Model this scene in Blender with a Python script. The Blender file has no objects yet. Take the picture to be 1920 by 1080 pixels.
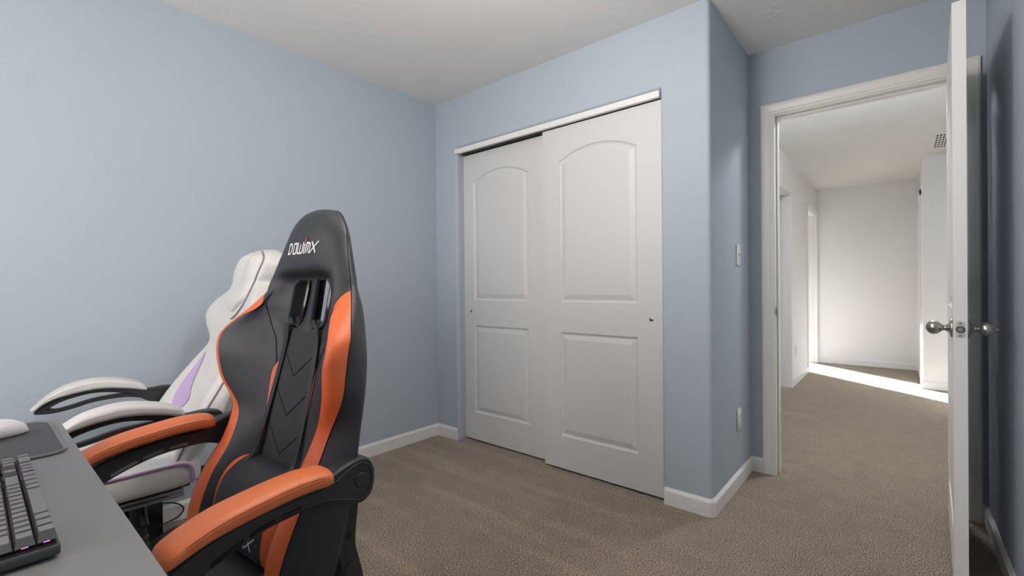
import bpy, bmesh, math, random
from mathutils import Vector, Matrix
random.seed(7)
PI = math.pi
C = bpy.context.scene.collection
sc = bpy.context.scene

# ------------------------------------------------------------------ materials
def new_mat(name):
    m = bpy.data.materials.new(name); m.use_nodes = True
    nt = m.node_tree
    return m, nt, nt.nodes['Principled BSDF']

def N(nt, typ, **kw):
    n = nt.nodes.new(typ)
    for k, v in kw.items():
        if k in n.inputs: n.inputs[k].default_value = v
        else: setattr(n, k, v)
    return n

def mat(name, col, rough=.5, metal=0, bump=None, spec=.5, emit=None, var=0):
    m, nt, b = new_mat(name)
    b.inputs['Base Color'].default_value = (*col, 1)
    b.inputs['Roughness'].default_value = rough
    b.inputs['Metallic'].default_value = metal
    b.inputs['Specular IOR Level'].default_value = spec
    tc = N(nt, 'ShaderNodeTexCoord')
    if bump:
        scale, dist, strength = bump
        n = N(nt, 'ShaderNodeTexNoise', Scale=scale, Detail=3.0)
        nt.links.new(tc.outputs['Object'], n.inputs['Vector'])
        bp = N(nt, 'ShaderNodeBump', Distance=dist, Strength=strength)
        nt.links.new(n.outputs['Fac'], bp.inputs['Height'])
        nt.links.new(bp.outputs['Normal'], b.inputs['Normal'])
    if var:
        n2 = N(nt, 'ShaderNodeTexNoise', Scale=7.0, Detail=4.0)
        nt.links.new(tc.outputs['Object'], n2.inputs['Vector'])
        mx = N(nt, 'ShaderNodeMix', data_type='RGBA')
        mx.inputs[6].default_value = (*[c*(1-var) for c in col], 1)
        mx.inputs[7].default_value = (*[min(1, c*(1+var)) for c in col], 1)
        nt.links.new(n2.outputs['Fac'], mx.inputs[0])
        nt.links.new(mx.outputs[2], b.inputs['Base Color'])
    if emit:
        b.inputs['Emission Color'].default_value = (*emit[0], 1)
        b.inputs['Emission Strength'].default_value = emit[1]
    return m

def leather(name, col, rough=.45, grain=620, k=.3, crease=.22):
    m, nt, b = new_mat(name)
    b.inputs['Base Color'].default_value = (*col, 1); b.inputs['Roughness'].default_value = rough; b.inputs['Specular IOR Level'].default_value = .5
    tc = N(nt, 'ShaderNodeTexCoord')
    v = N(nt, 'ShaderNodeTexVoronoi', Scale=float(grain)); nt.links.new(tc.outputs['Object'], v.inputs['Vector'])
    n = N(nt, 'ShaderNodeTexNoise', Scale=15.0, Detail=2.0, Distortion=1.2); nt.links.new(tc.outputs['Object'], n.inputs['Vector'])
    b1 = N(nt, 'ShaderNodeBump', Distance=.0012, Strength=k); nt.links.new(v.outputs['Distance'], b1.inputs['Height'])
    b2 = N(nt, 'ShaderNodeBump', Distance=.006, Strength=crease); nt.links.new(n.outputs['Fac'], b2.inputs['Height'])
    nt.links.new(b1.outputs['Normal'], b2.inputs['Normal']); nt.links.new(b2.outputs['Normal'], b.inputs['Normal'])
    return m

def plaster(name, col, sc1=26, k=.35, rough=.72):
    """painted drywall with a knock-down texture: flattened islands plus fine orange peel"""
    m, nt, b = new_mat(name)
    b.inputs['Base Color'].default_value = (*col, 1)
    b.inputs['Roughness'].default_value = rough
    b.inputs['Specular IOR Level'].default_value = .25
    tc = N(nt, 'ShaderNodeTexCoord')
    n = N(nt, 'ShaderNodeTexNoise', Scale=sc1, Detail=5.0, Roughness=.6, Distortion=.8)
    nt.links.new(tc.outputs['Object'], n.inputs['Vector'])
    r = N(nt, 'ShaderNodeValToRGB')
    r.color_ramp.elements[0].position = .52; r.color_ramp.elements[1].position = .60
    nt.links.new(n.outputs['Fac'], r.inputs['Fac'])
    n2 = N(nt, 'ShaderNodeTexNoise', Scale=160.0, Detail=2.0)
    nt.links.new(tc.outputs['Object'], n2.inputs['Vector'])
    n3 = N(nt, 'ShaderNodeTexNoise', Scale=3.0, Detail=2.0)
    nt.links.new(tc.outputs['Object'], n3.inputs['Vector'])
    r3 = N(nt, 'ShaderNodeValToRGB'); r3.color_ramp.elements[0].position = .42; r3.color_ramp.elements[1].position = .62
    nt.links.new(n3.outputs['Fac'], r3.inputs['Fac'])
    mu = N(nt, 'ShaderNodeMath', operation='MULTIPLY')
    nt.links.new(r.outputs['Color'], mu.inputs[0]); nt.links.new(r3.outputs['Color'], mu.inputs[1])
    ad = N(nt, 'ShaderNodeMath', operation='MULTIPLY_ADD'); ad.inputs[1].default_value = .25
    nt.links.new(n2.outputs['Fac'], ad.inputs[0]); nt.links.new(mu.outputs[0], ad.inputs[2])
    bp = N(nt, 'ShaderNodeBump', Distance=.0025, Strength=k)
    nt.links.new(ad.outputs[0], bp.inputs['Height'])
    nt.links.new(bp.outputs['Normal'], b.inputs['Normal'])
    return m

def carpet_mat():
    m, nt, b = new_mat('carpet')
    b.inputs['Roughness'].default_value = 1
    b.inputs['Specular IOR Level'].default_value = .1
    b.inputs['Sheen Weight'].default_value = .15
    tc = N(nt, 'ShaderNodeTexCoord')
    n = N(nt, 'ShaderNodeTexNoise', Scale=235.0, Detail=3.0, Roughness=.8)
    nt.links.new(tc.outputs['Object'], n.inputs['Vector'])
    r = N(nt, 'ShaderNodeValToRGB')
    e = r.color_ramp.elements
    e[0].position = .425; e[0].color = (.04, .027, .018, 1)
    e[1].position = .585; e[1].color = (.97, .82, .67, 1)
    x = e.new(.47); x.color = (.22, .16, .112, 1)
    x = e.new(.53); x.color = (.38, .295, .22, 1)
    nt.links.new(n.outputs['Fac'], r.inputs['Fac'])
    # vacuum tracks: the pile leans one way, then the other, in bands
    mp = N(nt, 'ShaderNodeMapping'); mp.inputs['Scale'].default_value = (.5, 6.5, 1); mp.inputs['Rotation'].default_value = (0, 0, .10)
    nt.links.new(tc.outputs['Object'], mp.inputs['Vector'])
    w = N(nt, 'ShaderNodeTexNoise', Scale=1.6, Detail=1.5, Roughness=.4)
    nt.links.new(mp.outputs[0], w.inputs['Vector'])
    n4 = N(nt, 'ShaderNodeTexNoise', Scale=9.0, Detail=3.0)
    nt.links.new(tc.outputs['Object'], n4.inputs['Vector'])
    a = N(nt, 'ShaderNodeMath', operation='MULTIPLY_ADD'); a.inputs[1].default_value = .15; a.inputs[2].default_value = .66
    rw = N(nt, 'ShaderNodeValToRGB'); rw.color_ramp.elements[0].position = .48; rw.color_ramp.elements[1].position = .68
    nt.links.new(w.outputs['Fac'], rw.inputs['Fac']); sp = N(nt, 'ShaderNodeSeparateXYZ'); nt.links.new(tc.outputs['Object'], sp.inputs[0])
    mk = N(nt, 'ShaderNodeMapRange'); mk.inputs['From Min'].default_value = -.35; mk.inputs['From Max'].default_value = -1.0; nt.links.new(sp.outputs[0], mk.inputs['Value'])
    mm = N(nt, 'ShaderNodeMath', operation='MULTIPLY'); nt.links.new(rw.outputs['Color'], mm.inputs[0]); nt.links.new(mk.outputs[0], mm.inputs[1]); nt.links.new(mm.outputs[0], a.inputs[0])
    a2 = N(nt, 'ShaderNodeMath', operation='MULTIPLY_ADD'); a2.inputs[1].default_value = .3
    nt.links.new(n4.outputs['Fac'], a2.inputs[0]); nt.links.new(a.outputs[0], a2.inputs[2])
    mx = N(nt, 'ShaderNodeMix', data_type='RGBA', blend_type='MULTIPLY'); mx.inputs[0].default_value = 1
    nt.links.new(r.outputs['Color'], mx.inputs[6]); nt.links.new(a2.outputs[0], mx.inputs[7])
    nt.links.new(mx.outputs[2], b.inputs['Base Color'])
    bp = N(nt, 'ShaderNodeBump', Distance=.006, Strength=.9)
    nt.links.new(n.outputs['Fac'], bp.inputs['Height']); nt.links.new(bp.outputs['Normal'], b.inputs['Normal'])
    return m

M = dict(
    blue=plaster('blue_paint', (.425, .484, .556)),
    ceil=plaster('ceiling_paint', (.80, .79, .775), 18, .5),
    hallw=plaster('hall_paint', (.80, .80, .795), 30, .2),
    hallc=plaster('hall_ceiling_paint', (.80, .80, .79), 18, 1.0),
    trim=mat('trim_enamel', (.79, .79, .785), .38),
    trimw=mat('casing_enamel', (.76, .745, .71), .38),
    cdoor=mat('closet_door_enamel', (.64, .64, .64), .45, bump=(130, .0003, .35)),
    door=mat('door_enamel', (.77, .765, .75), .45, bump=(130, .0003, .35)),
    carpet=carpet_mat(),
    dark=mat('closet_dark', (.05, .05, .05), .8),
    track=mat('track_metal', (.25, .25, .25), .4, .8),
    nickel=mat('satin_nickel', (.42, .40, .37), .28, 1),
    plate_m=mat('latch_steel', (.62, .60, .57), .38, .7),
    plate=mat('switch_plastic', (.78, .77, .74), .35),
    blackl=leather('black_leather', (.021, .025, .029), .48),
    fabric=mat('black_fabric', (.030, .033, .038), .75, bump=(600, .0005, .5)),
    orange=leather('orange_leather', (.76, .150, .040), .40),
    orangep=leather('orange_pad_leather', (.68, .175, .060), .38, crease=.15),
    plastic=mat('black_plastic', (.022, .022, .024), .42, bump=(300, .0002, .4)),
    gloss=mat('gloss_black_plastic', (.01, .01, .011), .12),
    metalb=mat('black_metal', (.03, .032, .036), .35, .3),
    steel=mat('grey_metal', (.30, .31, .33), .3, .9),
    whitel=leather('white_leather', (.62, .615, .60), .45, crease=.3),
    greyl=mat('grey_leather', (.60, .60, .60), .45, bump=(300, .0005, .4)),
    purple=mat('purple_leather', (.50, .36, .60), .42, bump=(300, .0005, .4)),
    piping=mat('piping', (.20, .17, .21), .5),
    pipingp=mat('purple_piping', (.36, .20, .40), .45),
    white=mat('embroidery_white', (.85, .85, .85), .6),
    red=mat('embroidery_red', (.6, .03, .08), .6),
    desk=mat('desk_laminate', (.185, .185, .185), .42, bump=(90, .0003, .3), var=.12),
    pad=mat('mouse_mat_cloth', (.055, .058, .062), .6, bump=(500, .0003, .3), var=.15),
    rim=mat('mat_edge', (.15, .152, .155), .45),
    key=mat('keycap', (.16, .165, .16), .42, bump=(400, .0001, .3)),
    kbody=mat('keyboard_case', (.07, .075, .08), .35, .3),
    led=mat('key_led', (.3, .1, .3), .4, emit=((1, .25, .8), 1.2)),
    mouse=mat('mouse_shell', (.80, .80, .83), .3),
    mouseg=mat('mouse_grey', (.42, .43, .48), .4),
    stitchw=mat('stitch_grey', (.45, .45, .45), .7),
    stitcho=mat('stitch_brown', (.42, .10, .03), .7),
    vent=mat('vent_white', (.78, .78, .76), .4),
    hole=mat('hole_black', (.004, .004, .004), .9),
    cable=mat('cable_rubber', (.01, .01, .011), .5),
    glass=None,
)

# ------------------------------------------------------------------ mesh helpers
def obj(name, bm, m, parent=None, smooth=False, loc=None, mw=None):
    me = bpy.data.meshes.new(name)
    bmesh.ops.recalc_face_normals(bm, faces=bm.faces)
    bm.to_mesh(me); bm.free()
    if isinstance(m, (list, tuple)):
        for k in m: me.materials.append(k)
    else: me.materials.append(m)
    o = bpy.data.objects.new(name, me); C.objects.link(o)
    if smooth is True:
        for p in me.polygons: p.use_smooth = True
    elif smooth:
        for p in me.polygons: p.use_smooth = True
        me.set_sharp_from_angle(angle=math.radians(smooth))
    if parent is not None: o.parent = parent
    if loc: o.location = loc
    return o

def tag(o, label=None, cat=None, group=None, kind=None):
    if label: o['label'] = label
    if cat: o['category'] = cat
    if group: o['group'] = group
    if kind: o['kind'] = kind
    return o

def thing(name, label, cat, loc=(0, 0, 0), rz=0, group=None):
    o = bpy.data.objects.new(name, None); C.objects.link(o)
    o.empty_display_size = .1
    o.location = loc; o.rotation_euler = (0, 0, rz)
    return tag(o, label, cat, group)

def struct(name, bm, m, smooth=False, label=None, parent=None):
    o = obj(name, bm, m, parent, smooth)
    o['kind'] = 'structure'
    if label: o['label'] = label
    return o

def B(): return bmesh.new()

def bx(bm, x0, x1, y0, y1, z0, z1, bev=0, seg=2, mi=0):
    r = bmesh.ops.create_cube(bm, size=1)
    vs = r['verts']
    for v in vs:
        v.co = Vector(((x0+x1)/2+v.co.x*(x1-x0), (y0+y1)/2+v.co.y*(y1-y0), (z0+z1)/2+v.co.z*(z1-z0)))
    fs = set(f for v in vs for f in v.link_faces)
    for f in fs: f.material_index = mi
    if bev:
        es = list(set(e for v in vs for e in v.link_edges))
        bmesh.ops.bevel(bm, geom=es, offset=bev, segments=seg, affect='EDGES', profile=.5)

def cyl(bm, a, b, r0, r1=None, n=24, caps=True):
    a, b = Vector(a), Vector(b); r1 = r0 if r1 is None else r1
    d = (b-a).normalized(); t = Vector((0, 0, 1)) if abs(d.z) < .9 else Vector((1, 0, 0))
    u = d.cross(t).normalized(); v = d.cross(u)
    A = [bm.verts.new(a+(u*math.cos(2*PI*i/n)+v*math.sin(2*PI*i/n))*r0) for i in range(n)]
    Bv = [bm.verts.new(b+(u*math.cos(2*PI*i/n)+v*math.sin(2*PI*i/n))*r1) for i in range(n)]
    for i in range(n): bm.faces.new((A[i], A[(i+1) % n], Bv[(i+1) % n], Bv[i]))
    if caps:
        bm.faces.new(A); bm.faces.new(Bv)

def lathe(bm, prof, origin, axis, n=32):
    """prof: list of (r, t) along axis from origin"""
    o, d = Vector(origin), Vector(axis).normalized()
    t = Vector((0, 0, 1)) if abs(d.z) < .9 else Vector((1, 0, 0))
    u = d.cross(t).normalized(); v = d.cross(u)
    rings = []
    for r, s in prof:
        rings.append([bm.verts.new(o+d*s+(u*math.cos(2*PI*i/n)+v*math.sin(2*PI*i/n))*max(r, 1e-5)) for i in range(n)])
    for A, Bv in zip(rings, rings[1:]):
        for i in range(n): bm.faces.new((A[i], A[(i+1) % n], Bv[(i+1) % n], Bv[i]))
    bm.faces.new(rings[0]); bm.faces.new(rings[-1])

def prism(bm, pts, z0, z1):
    """plan polygon extruded in z"""
    A = [bm.verts.new((x, y, z0)) for x, y in pts]; Bv = [bm.verts.new((x, y, z1)) for x, y in pts]
    n = len(pts)
    for i in range(n): bm.faces.new((A[i], A[(i+1) % n], Bv[(i+1) % n], Bv[i]))
    bm.faces.new(A); bm.faces.new(Bv)

def arc(cx, cy, r, a0, a1, n=6):
    return [(cx+r*math.cos(math.radians(a0+(a1-a0)*i/n)), cy+r*math.sin(math.radians(a0+(a1-a0)*i/n))) for i in range(n+1)]

def cr(P, n):
    """Catmull-Rom through P (tuples), n steps per span"""
    out = []
    L = len(P)
    for i in range(L-1):
        p0 = P[max(i-1, 0)]; p1 = P[i]; p2 = P[i+1]; p3 = P[min(i+2, L-1)]
        for k in range(n):
            t = k/n
            out.append(tuple(.5*((2*b)+(-a+c)*t+(2*a-5*b+4*c-d)*t*t+(-a+3*b-3*c+d)*t**3) for a, b, c, d in zip(p0, p1, p2, p3)))
    out.append(tuple(P[-1]))
    return out

def tube(bm, pts, r, n=10, closed=False):
    pts = [Vector(p) for p in pts]; rings = []
    L = len(pts); prev = None
    for i, p in enumerate(pts):
        d = (pts[(i+1) % L]-pts[i-1]) if closed else (pts[min(i+1, L-1)]-pts[max(i-1, 0)])
        d.normalize()
        if prev is None:
            t = Vector((0, 0, 1)) if abs(d.z) < .9 else Vector((1, 0, 0)); u = d.cross(t).normalized()
        else: u = (prev-d*prev.dot(d)).normalized()
        prev = u; v = d.cross(u)
        rr = r[i] if isinstance(r, list) else r
        rings.append([bm.verts.new(p+(u*math.cos(2*PI*k/n)+v*math.sin(2*PI*k/n))*rr) for k in range(n)])
    rg = list(zip(rings, rings[1:]+([rings[0]] if closed else [])))
    for A, Bv in rg:
        for k in range(n): bm.faces.new((A[k], A[(k+1) % n], Bv[(k+1) % n], Bv[k]))
    if not closed: bm.faces.new(rings[0]); bm.faces.new(rings[-1])

def loft(bm, secs, caps=True):
    """secs: list of equal-length rings of points"""
    R = [[bm.verts.new(p) for p in s] for s in secs]; n = len(R[0])
    for A, Bv in zip(R, R[1:]):
        for k in range(n): bm.faces.new((A[k], A[(k+1) % n], Bv[(k+1) % n], Bv[k]))
    if caps: bm.faces.new(R[0]); bm.faces.new(R[-1])

def superell(w, h, n=28, e=3.0):
    out = []
    for i in range(n):
        a = 2*PI*i/n; c, s = math.cos(a), math.sin(a)
        out.append((w/2*math.copysign(abs(c)**(2/e), c), h/2*math.copysign(abs(s)**(2/e), s)))
    return out

def sweep(bm, path, prof, closed=False):
    """moulding: plan path [(x,y)], prof [(out, z)], out measured to the LEFT of the travel direction, mitred"""
    L = len(path); rings = []
    for i, p in enumerate(path):
        p = Vector(p)
        a = Vector(path[i-1]) if i > 0 else None; c = Vector(path[i+1]) if i < L-1 else None
        d1 = (p-a).normalized() if a is not None else (c-p).normalized()
        d2 = (c-p).normalized() if c is not None else d1
        n1 = Vector((-d1.y, d1.x)); n2 = Vector((-d2.y, d2.x))
        m = (n1+n2).normalized(); k = 1/max(.3, m.dot(n1))
        rings.append([bm.verts.new((p.x+m.x*k*o, p.y+m.y*k*o, z)) for o, z in prof])
    n = len(prof)
    for A, Bv in zip(rings, rings[1:]):
        for k in range(n): bm.faces.new((A[k], A[(k+1) % n], Bv[(k+1) % n], Bv[k]))
    bm.faces.new(rings[0]); bm.faces.new(rings[-1])

# ------------------------------------------------------------------ camera
f_, yaw, pit, rol, camz = 861.05, .7023, -.00344, -.00871, 1.0934
fw = Vector((-math.sin(yaw)*math.cos(pit), math.cos(yaw)*math.cos(pit), math.sin(pit)))
r0 = Vector((math.cos(yaw), math.sin(yaw), 0)); u0 = r0.cross(fw)
rr = r0*math.cos(rol)+u0*math.sin(rol); uu = u0*math.cos(rol)-r0*math.sin(rol)
cam = bpy.data.cameras.new('camera'); cam.lens = 36*f_/1920; cam.sensor_width = 36; cam.clip_start = .02
co = bpy.data.objects.new('camera', cam); C.objects.link(co)
co.matrix_world = Matrix(((rr.x, uu.x, -fw.x, 0), (rr.y, uu.y, -fw.y, 0), (rr.z, uu.z, -fw.z, camz), (0, 0, 0, 1)))
sc.camera = co

# ------------------------------------------------------------------ room shell
XL, YC, XS, YD, XR, H, YB = -2.629, 2.246, -.679, 2.973, .299, 2.438, -1.10
HX, HY, HH = -.885, 7.64, 2.40            # hall left wall, hall end wall, hall ceiling
T = .115

bm = B(); bx(bm, -6.2, 2.4, YB-.2, 12.2, -.08, 0)
struct('floor', bm, M['carpet'], label='brown speckled cut-pile carpet running from the room into the hallway')

bm = B(); bx(bm, XL-.2, XR+.2, YB-.2, YD+.05, H, H+.1)
struct('ceiling', bm, M['ceil'], label='grey-white textured ceiling of the blue room')
bm = B(); bx(bm, -3.6, 2.0, YD+.05, 12.0, HH, HH+.1)
struct('ceiling', bm, M['hallc'], label='white textured ceiling of the hallway')

bm = B(); bx(bm, XL-T, XL, YB-.1, YD+T, 0, H)
struct('wall_left', bm, M['blue'], label='blue painted wall behind the two gaming chairs')
bm = B(); bx(bm, XR, XR+T, YB-.1, YD+.05, 0, H)
struct('wall_right', bm, M['blue'], label='blue painted wall behind the open entry door')

# closet wall with opening, bullnosed corners, joined to the side wall of the closet
OX0, OX1, OZ = -2.406, -.919, 2.078
rb = .02
bm = B()
zs_ = OZ+rb
pts = [(XL, YC)] + arc(OX0-rb, YC+rb, rb, -90, 0) + [(OX0, YC+T), (XL, YC+T)]
prism(bm, pts, 0, zs_)
struct('wall_front', bm, M['blue'], 40, 'narrow strip of blue wall left of the closet'); bm = B()
pts = [(OX1, YC+T)] + arc(OX1+rb, YC+rb, rb, 180, 270) + arc(XS-rb, YC+rb, rb, -90, 0) + [(XS, YD), (XS-T, YD), (XS-T, YC+T)]
prism(bm, pts, 0, zs_)
struct('wall_front', bm, M['blue'], 40, 'blue wall right of the closet, rounding the corner to the doorway'); bm = B()
pts = [(XL, YC)] + arc(XS-rb, YC+rb, rb, -90, 0) + [(XS, YD), (XS-T, YD), (XS-T, YC+T), (XL, YC+T)]
prism(bm, pts, zs_, H)
# header: bullnosed lower edge
prof = [(YC, zs_)] + [(YC+rb-rb*math.cos(a), OZ+rb-rb*math.sin(a)) for a in [PI/2*i/6 for i in range(1, 7)]] + [(YC+T, OZ), (YC+T, zs_)]
A = [[bm.verts.new((x, y, z)) for y, z in prof] for x in (OX0-rb, OX1+rb)]
n = len(prof)
for k in range(n): bm.faces.new((A[0][k], A[0][(k+1) % n], A[1][(k+1) % n], A[1][k]))
bm.faces.new(A[0]); bm.faces.new(A[1])
struct('wall_front', bm, M['blue'], smooth=40, label='blue wall above the closet opening')

# closet interior
bm = B()
bx(bm, XL, XS-T, YD-.02, YD, 0, H); struct('wall_closet', bm, M['hallw'])

# entry door wall
JL, JR, JH = -.546, .214, 2.053
bm = B()
bx(bm, XL-T, JL-.015, YD, YD+T, 0, H)
bx(bm, JR+.015, 2.0, YD, YD+T, 0, H)
bx(bm, JL-.015, JR+.015, YD, YD+T, JH+.015, H)
o = struct('wall_back', bm, M['blue'], label='blue wall around the entry doorway')
# hall face of that wall is white
bm = B()
bx(bm, HX, JL-.015, YD+T, YD+T+.004, 0, HH); bx(bm, JR+.015, .75, YD+T, YD+T+.004, 0, HH); bx(bm, JL-.015, JR+.015, YD+T, YD+T+.004, JH+.015, HH)
struct('wall_hall_near', bm, M['hallw'])

# rear wall with the window that lights the room (behind the camera)
WX0, WX1, WZ0, WZ1 = -2.20, -.72, .90, 2.06
bm = B()
bx(bm, XL-T, WX0, YB-T, YB, 0, H); bx(bm, WX1, XR+T, YB-T, YB, 0, H)
bx(bm, WX0, WX1, YB-T, YB, 0, WZ0); bx(bm, WX0, WX1, YB-T, YB, WZ1, H)
struct('wall_rear', bm, M['blue'])
bm = B()
for a, b_ in ((WX0, WX0+.035), (WX1-.035, WX1), ((WX0+WX1)/2-.02, (WX0+WX1)/2+.02)): bx(bm, a, b_, YB-.09, YB-.05, WZ0, WZ1)
for a, b_ in ((WZ0, WZ0+.035), (WZ1-.035, WZ1)): bx(bm, WX0, WX1, YB-.09, YB-.05, a, b_)
struct('window_1', bm, M['trim'])

# hall walls: left with two doorways, end wall, right block
def wall_x(bm, x0, x1, ys, top, gaps):
    """wall along y with gaps (y0,y1,ztop)"""
    y = ys[0]
    for g0, g1, gz in gaps:
        bx(bm, x0, x1, y, g0, 0, top); bx(bm, x0, x1, g0, g1, gz, top); y = g1
    bx(bm, x0, x1, y, ys[1], 0, top)
D1, D2 = (4.84, 5.60, 2.035), (6.745, 7.57, 2.035)
bm = B(); wall_x(bm, HX-T, HX, (YD+T, HY), HH, (D1, D2))
struct('wall_hall_left', bm, M['hallw'])
bm = B(); bx(bm, HX-T, 2.0, HY, HY+T, 0, HH); struct('wall_hall_end', bm, M['hallw'])
bm = B(); bx(bm, .174, 2.0, 6.37, HY, 0, HH); struct('wall_hall_block', bm, M['hallw'])
bm = B(); bx(bm, .75, .85, YD+T, 6.37, 0, HH); struct('wall_hall_right', bm, M['hallw'])
# room through the far doorway: window in its outer wall lets the sun in
RX = -3.0
bm = B()
bx(bm, RX-.1, RX, 5.9, 8.15, 0, HH); bx(bm, RX-.1, RX, 9.75, 11.0, 0, HH); bx(bm, RX-.1, RX, 8.15, 9.75, 0, .45); bx(bm, RX-.1, RX, 8.15, 9.75, 2.2, HH)
bx(bm, RX-.1, HX-T, 5.8, 5.9, 0, HH); bx(bm, RX-.1, HX-T, 11.0, 11.1, 0, HH); bx(bm, HX-T, HX-T+.1, HY+T, 11.1, 0, HH)
struct('wall_side_room', bm, M['hallw'])
# room behind the near doorway is closed off by its door (below)

# ------------------------------------------------------------------ mouldings
BBH = .083
bbp = [(0, 0), (0, BBH), (.004, BBH), (.0125, BBH-.014), (.013, BBH-.02), (.013, 0)]
def baseboard(name, path, label=None):
    bm = B(); sweep(bm, path, bbp)
    o = struct(name, bm, M['trim'])
    if label: o['label'] = label
    return o
# the moulding lies to the left of the travel direction
baseboard('baseboard_left', [(OX0-.012, YC), (XL, YC), (XL, YB)], 'white baseboard along the left wall and round to the closet')
baseboard('baseboard_front', [(JL-.066, YD), (XS, YD), (XS, YC+.014), (XS-.014, YC), (OX1+.012, YC)], 'white baseboard round the corner beside the closet')
baseboard('baseboard_right', [(XR, YB), (XR, YD), (JR+.066, YD)], 'white baseboard behind the open entry door')
baseboard('baseboard_hall', [(HX, D2[0]-.062), (HX, D1[1]+.062)])
baseboard('baseboard_hall_end', [(.174, HY), (HX+.0, HY)])
baseboard('baseboard_block', [(.75, 6.37), (.174, 6.37), (.174, HY)])

casp = [(0, 0), (.060, 0), (.060, .016), (.052, .018), (.046, .0155), (.018, .0125), (.014, .009), (.010, .011), (.003, .009), (0, .006)]
def casing(bm, o, ax, out, a0, a1, top, w=.06):
    """mitred casing round an opening from a0 to a1 along unit vector ax in plan at origin o; out = outward normal"""
    o, ax, out = Vector((*o, 0)), Vector((*ax, 0)), Vector((*out, 0))
    secs = []
    for kind in range(4):
        ring = []
        for s, t in casp:
            s = s*w/.06
            if kind == 0: p = o+ax*(a0-s)+out*t
            elif kind == 1: p = o+ax*(a0-s)+out*t+Vector((0, 0, top+s))
            elif kind == 2: p = o+ax*(a1+s)+out*t+Vector((0, 0, top+s))
            else: p = o+ax*(a1+s)+out*t
            ring.append(p)
        secs.append(ring)
    loft(bm, secs)
# entry doorway
bm = B(); casing(bm, (0, YD), (1, 0), (0, -1), JL-.006, JR+.006, JH+.006)
struct('trim_1', bm, M['trimw'], label='cream-white moulded casing around the entry doorway')
bm = B()
bx(bm, JL-.016, JL, YD, YD+T+.004, 0, JH+.016); bx(bm, JR, JR+.016, YD, YD+T+.004, 0, JH+.016); bx(bm, JL, JR, YD, YD+T+.004, JH, JH+.016)
for a, b_ in ((JL, JL+.011), (JR-.011, JR)): bx(bm, a, b_, YD+.042, YD+.075, 0, JH, .003)
bx(bm, JL, JR, YD+.042, YD+.075, JH-.011, JH, .003)
jamb = struct('trim_2', bm, M['trimw'], label='cream-white jamb and stop of the entry doorway')
bm = B(); bx(bm, JL-.0005, JL+.0015, YD+.003, YD+.034, .934-.03, .934+.03, .0006); bx(bm, JL-.004, JL+.002, YD-.004, YD+.006, .934-.014, .934+.014, .001)
obj('strike_plate', bm, M['nickel'], jamb)
bm = B(); bx(bm, JL+.0005, JL+.002, YD+.010, YD+.026, .934-.012, .934+.012); obj('latch_hole', bm, M['hole'], jamb)
# hall doorways
for i, D in enumerate((D1, D2)):
    bm = B(); casing(bm, (HX, 0), (0, 1), (1, 0), D[0]-.005, D[1]+.005, D[2]+.005, .058)
    bx(bm, HX-T, HX+.001, D[0]-.012, D[0]+.002, 0, D[2]); bx(bm, HX-T, HX+.001, D[1]-.002, D[1]+.012, 0, D[2]); bx(bm, HX-T, HX+.001, D[0], D[1], D[2]-.002, D[2]+.012)
    bx(bm, HX-.075, HX-.042, D[1]-.012, D[1], 0, D[2], .002)
    struct('trim_%d' % (3+i), bm, M['trim'], label=('white casing of the nearer doorway on the hallway left', 'white casing of the sunlit doorway at the hallway end')[i])
bm = B(); bx(bm, .156, .174, 6.62, 6.68, 0, 2.1, .003); bx(bm, .156, .174, 7.42, 7.48, 0, 2.1, .003); bx(bm, .156, .174, 6.62, 7.48, 2.04, 2.1, .003)
struct('trim_5', bm, M['trim'])

# ------------------------------------------------------------------ panelled doors
def arch_outline(x0, x1, z0, z1, rise, off=0, n=14):
    """counter-clockwise outline, inset by off; top is a segmental arch of given rise above z1"""
    a0, a1, b0 = x0+off, x1-off, z0+off
    out = [(a0, b0), (a1, b0)]
    if rise == 0:
        return out + [(a1, z1-off), (a0, z1-off)]
    w = (x1-x0)/2; R = (w*w+rise*rise)/(2*rise); cx, cz = (x0+x1)/2, z1+rise-R
    Ro = R-off
    ww = w-off; t = math.asin(ww/Ro)
    return out + [(cx+Ro*math.sin(t*(1-2*i/n)), cz+Ro*math.cos(t*(1-2*i/n))) for i in range(n+1)]

def panel_face(bm, W, z0, z1, panels, y, s):
    """one moulded face at depth y, s=+1/-1 the outward direction; local x 0..W"""
    def V(p, dpt): return bm.verts.new((p[0], y-s*dpt, p[1]))
    edges = []
    def ring(vs):
        return [bm.edges.new((vs[i], vs[(i+1) % len(vs)])) for i in range(len(vs))]
    outer = [V(p, 0) for p in ((0, z0), (W, z0), (W, z1), (0, z1))]
    edges += ring(outer)
    for (a, b_, c, d, rise) in panels:
        loops = []
        for off, dp in ((0, 0), (.004, .005), (.011, .0085), (.017, .0085), (.021, .007), (.043, .0015), (.047, .0015)):
            loops.append([V(p, dp) for p in arch_outline(a, b_, c, d, rise, off)])
        edges += ring(loops[0])
        for L0, L1 in zip(loops, loops[1:]):
            n = len(L0)
            for k in range(n): bm.faces.new((L0[k], L0[(k+1) % n], L1[(k+1) % n], L1[k]))
        bm.faces.new(loops[-1])
    bmesh.ops.triangle_fill(bm, use_beauty=True, edges=edges)

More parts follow.
